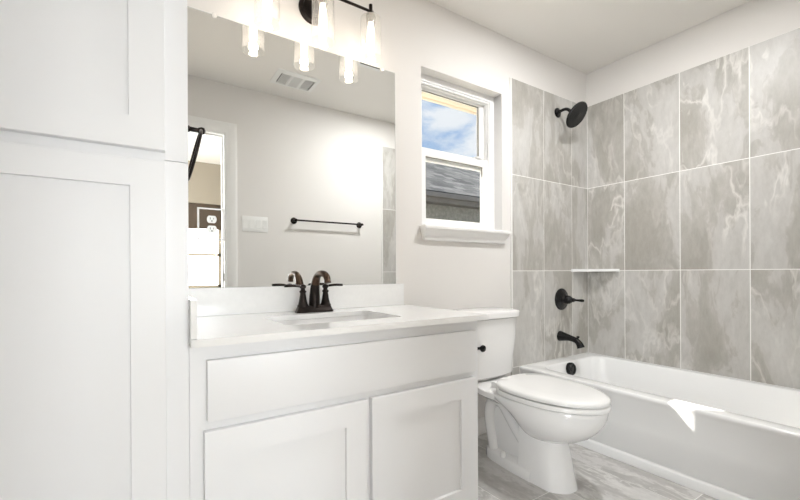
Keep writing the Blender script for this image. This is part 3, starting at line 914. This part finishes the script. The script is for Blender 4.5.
# tub filler, valve, shower head
def on_tile(x, z): return (x, -TT, z)
sx = 2.500
tsp = thing('tub_spout', 'black bathtub spout sticking out of the tiled wall above the tub', 'spout', on_tile(sx, 0.51))
mb = MB()
pth = bz((sx, -TT, 0.516), (sx, -0.07, 0.514), (sx, -0.10, 0.512), (sx, -0.128, 0.500), 10)[:-1] + bz((sx, -0.128, 0.500), (sx, -0.145, 0.492), (sx, -0.155, 0.478), (sx, -0.163, 0.455), 6)
n_ = len(pth)
rd = [0.036, 0.033, 0.029, 0.026, 0.0235, 0.0215, 0.020, 0.0195, 0.019, 0.0188, 0.019, 0.0195, 0.020, 0.021, 0.022, 0.023, 0.024][:n_]
mb.tube(pth, rd, 20)
mb.build('spout_body', M['black'], tsp, 50)
mb = MB(); mb.lathe([(0.004, 0), (0.004, 0.010), (0.010, 0.014), (0.010, 0.022), (0.0, 0.026)], (sx, -0.142, 0.508), n=16)
mb.build('diverter_knob', M['black'], tsp)

vx, vz = 2.518, 0.772
tv = thing('shower_valve', 'round black shower valve with lever handle on the tile above the tub spout', 'valve', on_tile(vx, vz))
mb = MB(); mb.lathe([(0.076, 0.0), (0.076, 0.005), (0.071, 0.010), (0.055, 0.013), (0.045, 0.020), (0.03, 0.024), (0.024, 0.040), (0.0, 0.040)], on_tile(vx, vz), (0, -1, 0), 40)
mb.build('escutcheon', M['black'], tv, 50)
mb = MB()
mb.lathe([(0.026, 0.03), (0.030, 0.044), (0.028, 0.060), (0.020, 0.072), (0.013, 0.080), (0.015, 0.088), (0.010, 0.094), (0.007, 0.104), (0.0085, 0.125), (0.010, 0.140), (0.0085, 0.153), (0.0, 0.155)], on_tile(vx, vz), (0.10, -1, -0.02), 24)
mb.build('handle', M['black'], tv, 50)

shx, shz = 2.484, 2.075
sh = thing('wall_shower', 'round black shower head on a short arm high on the tiled wall', 'shower', on_tile(shx, shz))
mb = MB(); mb.lathe([(0.034, 0.0), (0.033, 0.006), (0.024, 0.012), (0.013, 0.015), (0.012, 0.02)], on_tile(shx, shz), (0, -1, 0), 24)
mb.build('flange', M['black'], sh)
mb = MB(); mb.tube(bz((shx, -TT - 0.005, shz), (shx, -0.07, shz + 0.012), (shx, -0.09, shz + 0.006), (shx - 0.006, -0.118, shz - 0.040), 12), 0.0105, 14)
mb.build('arm', M['black'], sh)
hd = Vector((0.05, -0.80, -0.62)).normalized()
hp = Vector((shx - 0.008, -0.112, shz - 0.034))
mb = MB(); mb.lathe([(0.010, -0.006), (0.016, 0.0), (0.017, 0.010), (0.014, 0.016), (0.020, 0.022), (0.050, 0.034), (0.078, 0.042), (0.086, 0.048), (0.087, 0.054), (0.083, 0.060), (0.070, 0.061), (0.030, 0.059), (0.018, 0.062), (0.0, 0.063)], hp, hd, 40)
mb.build('spray_head', M['black'], sh, 45)

# corner shelf
mb = MB()
zz0, zz1 = 0.965, 0.983
pl = [(XI, -TT), (XI, -0.235), (XI - 0.012, -0.235)]
for k in range(1, 12):
    a = k / 12
    p = Vector((XI - 0.012, -0.235)).lerp(Vector((2.640, -0.022)), a)
    bow = math.sin(a * PI) * 0.012
    pl.append((p.x + bow * 0.7, p.y + bow * 0.7))
pl += [(2.640, -0.022), (2.640, -TT)]
mb.prism(pl, 'z', zz0, zz1)
cs = mb.build('corner_shelf', M['quartz'])
rebase(cs, (2.78, -0.08, zz0))
tag(cs, 'thin pale corner shelf set into the tile where the two tub walls meet', 'shelf')

# ------------------------------------------------------------------ seen in the mirror: south wall fittings, ceiling fittings
BX0, BX1, BZ = 1.103, 1.757, 1.412
tb = thing('towel_bar', 'long dark bronze towel bar on the wall, seen in the mirror', 'towel bar', ((BX0 + BX1) / 2, YS, BZ))
for x in (BX0 + 0.012, BX1 - 0.006):
    mb = MB(); mb.lathe([(0.028, 0.0), (0.028, 0.005), (0.020, 0.010), (0.011, 0.014), (0.009, 0.040), (0.012, 0.046), (0.012, 0.060), (0.006, 0.064), (0, 0.0645)], (x, YS, BZ), (0, 1, 0), 28)
    mb.build('post', M['bronze'], tb, 50)
mb = MB(); mb.tube([(BX0, YS + 0.053, BZ), (BX1 + 0.01, YS + 0.053, BZ)], 0.0075, 14)
mb.build('bar', M['bronze'], tb)

sx0, sx1, sz0, sz1 = 0.688, 0.893, 1.300, 1.425
swp = thing('light_switch', 'white wall plate with four rocker switches beside the doorway, seen in the mirror', 'light switch', ((sx0 + sx1) / 2, YS, (sz0 + sz1) / 2))
mb = MB(); mb.box(sx0, sx1, YS, YS + 0.006, sz0, sz1, 0.002)
mb.build('wall_plate', M['plastic'], swp)
for k in range(4):
    xc = sx0 + (sx1 - sx0) * (k + 0.5) / 4
    mb = MB(); mb.prism([(YS + 0.0055, (sz0 + sz1) / 2 - 0.033), (YS + 0.0085, (sz0 + sz1) / 2 - 0.033), (YS + 0.0070, (sz0 + sz1) / 2), (YS + 0.0085, (sz0 + sz1) / 2 + 0.033), (YS + 0.0055, (sz0 + sz1) / 2 + 0.033)], 'x', xc - 0.0165, xc + 0.0165)
    mb.build('rocker', M['plastic'], swp)

VX0, VX1, VY0, VY1 = 0.855, 1.190, -1.345, -1.115
ve = thing('ceiling_vent', 'white ceiling air register with three grille panels, seen in the mirror', 'vent', ((VX0 + VX1) / 2, (VY0 + VY1) / 2, ZC))
mb = MB()
o_ = [(VX0, VY0), (VX1, VY0), (VX1, VY1), (VX0, VY1)]
i_ = [(VX0 + .035, VY0 + .035), (VX1 - .035, VY0 + .035), (VX1 - .035, VY1 - .035), (VX0 + .035, VY1 - .035)]
mb.loft([[(*p, ZC) for p in o_], [(*p, ZC - 0.004) for p in o_], [(*p, ZC - 0.012) for p in i_], [(*p, ZC - 0.001) for p in i_]], cap=False)
pw = (VX1 - VX0 - 0.07) / 3
for k in (1, 2):
    xc = VX0 + .035 + pw * k
    mb.box(xc - 0.008, xc + 0.008, VY0 + .035, VY1 - .035, ZC - 0.012, ZC - 0.002)
mb.build('frame', M['plastic'], ve)
mb = MB(); mb.box(VX0 + .03, VX1 - .03, VY0 + .03, VY1 - .03, ZC - 0.003, ZC - 0.0005)
mb.build('duct_opening', M['slot'], ve)
for k in range(3):
    xa = VX0 + .035 + pw * k + 0.008; xb = xa + pw - 0.016
    mb = MB()
    if k == 1:
        n_s = 12
        for j in range(n_s):
            y = VY0 + .035 + (VY1 - VY0 - .07) * (j + .5) / n_s
            mb.box(xa, xb, y - 0.0036, y + 0.0036, ZC - 0.010, ZC - 0.006)
    else:
        n_s = 7
        for j in range(n_s):
            x = xa + (xb - xa) * (j + .5) / n_s
            mb.box(x - 0.002, x + 0.002, VY0 + .035, VY1 - .035, ZC - 0.010, ZC - 0.006)
        for j in range(10):
            y = VY0 + .035 + (VY1 - VY0 - .07) * (j + .5) / 10
            mb.box(xa, xb, y - 0.0014, y + 0.0014, ZC - 0.0105, ZC - 0.0085)
    mb.build('grille', M['plastic'], ve)

ex = thing('exhaust_fan', 'white square ceiling exhaust fan cover, only a corner seen in the mirror beside a lamp', 'exhaust fan', (1.385, -0.635, ZC))
mb = MB(); mb.loft([rrect(1.385, -0.635, 0.13, 0.13, 0.02, ZC), rrect(1.385, -0.635, 0.13, 0.13, 0.02, ZC - 0.008), rrect(1.385, -0.635, 0.115, 0.115, 0.02, ZC - 0.022), rrect(1.385, -0.635, 0.09, 0.09, 0.02, ZC - 0.024)])
mb.build('cover', M['plastic'], ex)
mb = MB()
for j in range(7):
    y = -0.635 - 0.075 + 0.025 * j
    mb.box(1.385 - 0.08, 1.385 + 0.08, y - 0.004, y + 0.004, ZC - 0.026, ZC - 0.0235)
mb.build('slots', M['slot'], ex)

def downlight(x, y, label, lens, power=0):  # builds the unlit fixture over the tub and the added fill fixture
    d = thing('recessed_downlight', label, 'ceiling light', (x, y, ZC))
    mb = MB(); mb.lathe([(0.098, 0.0), (0.097, 0.005), (0.088, 0.009), (0.076, 0.007), (0.066, 0.001), (0.064, 0.0005)], (x, y, ZC), (0, 0, -1), 48, cap=False)
    mb.build('trim_ring', M['plastic'], d)
    mb = MB(); mb.lathe([(0.0, 0.0), (0.067, 0.0005), (0.067, 0.003), (0.0, 0.0045)], (x, y, ZC), (0, 0, -1), 48, cap=False)
    mb.build('lens', lens, d)
    if power:
        light('downlight', 'AREA', (x, y, ZC - 0.012), (0, 0, -1), power, (0.985, 0.99, 1.0), shape='DISK', size=0.128)  # area lamp, used only by the added fill fixture
downlight(2.47, -0.80, 'round white recessed downlight, unlit, in the ceiling over the bathtub', mat('frosted_lens', (0.78, 0.78, 0.74), 0.5))
downlight(1.84, -0.84, 'added round downlight, lit as unseen fill, in the ceiling over the open floor beside the bathtub', emit_mat('added_fill_lens', (1.0, 0.98, 0.95), 4.0), 11.0)  # added out of view to lift the brightness of the tub side

# ------------------------------------------------------------------ bedroom beyond the doorway (seen in the mirror, except the added west window)
BY = -3.97
bw = (-2.0, 2.6)
mb = MB(); mb.box(bw[0], bw[1], BY, YS - ST, -0.1, 0.0)
struct('floor_bedroom', mb, M['carpet'])
mb = MB(); mb.box(bw[0], bw[1], BY, YS - ST, ZC, ZC + 0.1)
struct('ceiling_bedroom', mb, M['ceiling'])
WY0, WY1 = -3.45, -1.98
mb = MB()
mb.box(bw[0] - 0.1, bw[0], BY, WY0, -0.1, ZC + 0.1)
mb.box(bw[0] - 0.1, bw[0], WY1, YS - ST, -0.1, ZC + 0.1)
mb.box(bw[0] - 0.1, bw[0], WY0, WY1, -0.1, 0.82)
mb.box(bw[0] - 0.1, bw[0], WY0, WY1, 2.08, ZC + 0.1)
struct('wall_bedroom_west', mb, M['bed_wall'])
mb = MB()
for y in (WY0, (WY0 + WY1) / 2 - 0.02, WY1 - 0.04): mb.box(bw[0] - 0.08, bw[0] - 0.03, y, y + 0.04, 0.82, 2.08)
for z in (0.82, 1.43, 2.045): mb.box(bw[0] - 0.078, bw[0] - 0.032, WY0 + 0.001, WY1 - 0.001, z, z + 0.035)
w3 = struct('added_window_3', mb, M['vinyl'])  # unseen window, added so the side fill lamp can shine in
MB().box(bw[0] - 0.056, bw[0] - 0.053, WY0 + 0.02, WY1 - 0.02, 0.84, 2.06).build('pane', M['glass'], w3)
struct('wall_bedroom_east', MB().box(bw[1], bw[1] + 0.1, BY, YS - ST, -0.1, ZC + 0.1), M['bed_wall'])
bx0, bx1, bz0, bz1 = -0.35, 0.945, 0.775, 1.90
mb = MB()
mb.box(bw[0] - 0.1, bx0, BY - 0.12, BY, -0.1, ZC + 0.1)
mb.box(bx1, bw[1] + 0.1, BY - 0.12, BY, -0.1, ZC + 0.1)
mb.box(bx0, bx1, BY - 0.12, BY, -0.1, bz0)
mb.box(bx0, bx1, BY - 0.12, BY, bz1, ZC + 0.1)
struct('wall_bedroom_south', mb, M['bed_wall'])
mb = MB()
for x in (bx0, 0.30 - 0.02, bx1 - 0.04): mb.box(x, x + 0.04, BY - 0.09, BY - 0.03, bz0, bz1)
mb.box(bx0, bx1, BY - 0.09, BY - 0.03, bz0, bz0 + 0.035)
mb.box(bx0, bx1, BY - 0.09, BY - 0.03, bz1 - 0.03, bz1)
mb.box(bx0, bx1, BY - 0.09, BY - 0.03, 1.20, 1.235)
w2 = struct('window_2', mb, mat('tan_window_frame', (0.42, 0.36, 0.27), 0.5))
MB().box(bx0 + 0.02, bx1 - 0.02, BY - 0.064, BY - 0.060, bz0 + 0.02, bz1 - 0.02).build('pane', M['glass'], w2)
rb = MB().box(bx0 + 0.005, bx1 - 0.005, BY - 0.028, BY - 0.014, 1.56, bz1 - 0.002, 0.003).build('window_shade', M['blind'])
rebase(rb, (0.3, BY - 0.02, 1.56))
tag(rb, 'brown shade across the top of the far window, seen in the mirror through the doorway', 'window shade')

# ------------------------------------------------------------------ outside the bathroom window
struct('ground', MB().box(-12, 16, 0.16, 16, -0.5, -0.3), M['grass'])
so = MB(); so.box(-1, 4.0, 0.16, 0.665, 2.30, 2.32)
so.box(-1, 4.0, 0.665, 0.69, 2.29, 2.46)
struct('eave_soffit', so, M['soffit'])
nb = thing('neighbour_house', 'neighbouring house with grey shingled roof outside the bathroom window', 'house', (5.5, 6, -0.3))
MB().box(0.5, 12, 4.35, 8.9, -0.3, 2.42).build('house_wall', M['siding'], nb)
mb = MB(); mb.box(0, 12.5, 4.0, 4.03, 2.30, 2.47); mb.box(0, 12.5, 4.03, 4.4, 2.33, 2.36)
mb.box(0, 12.5, 3.90, 4.0, 2.38, 2.47, 0.01)
mb.build('fascia', M['fascia'], nb)
# roof slab: local coords so that the shingle rows run along the slope
ro = MB(); ro.box(0, 12.5, 0, 2.85, 0, 0.03)
rob = ro.build('roof', M['shingle'])
rob.parent = nb
rob.location = Vector((0, 3.97, 2.475)) - nb.location
rob.rotation_euler = (R(30.3), 0, 0)
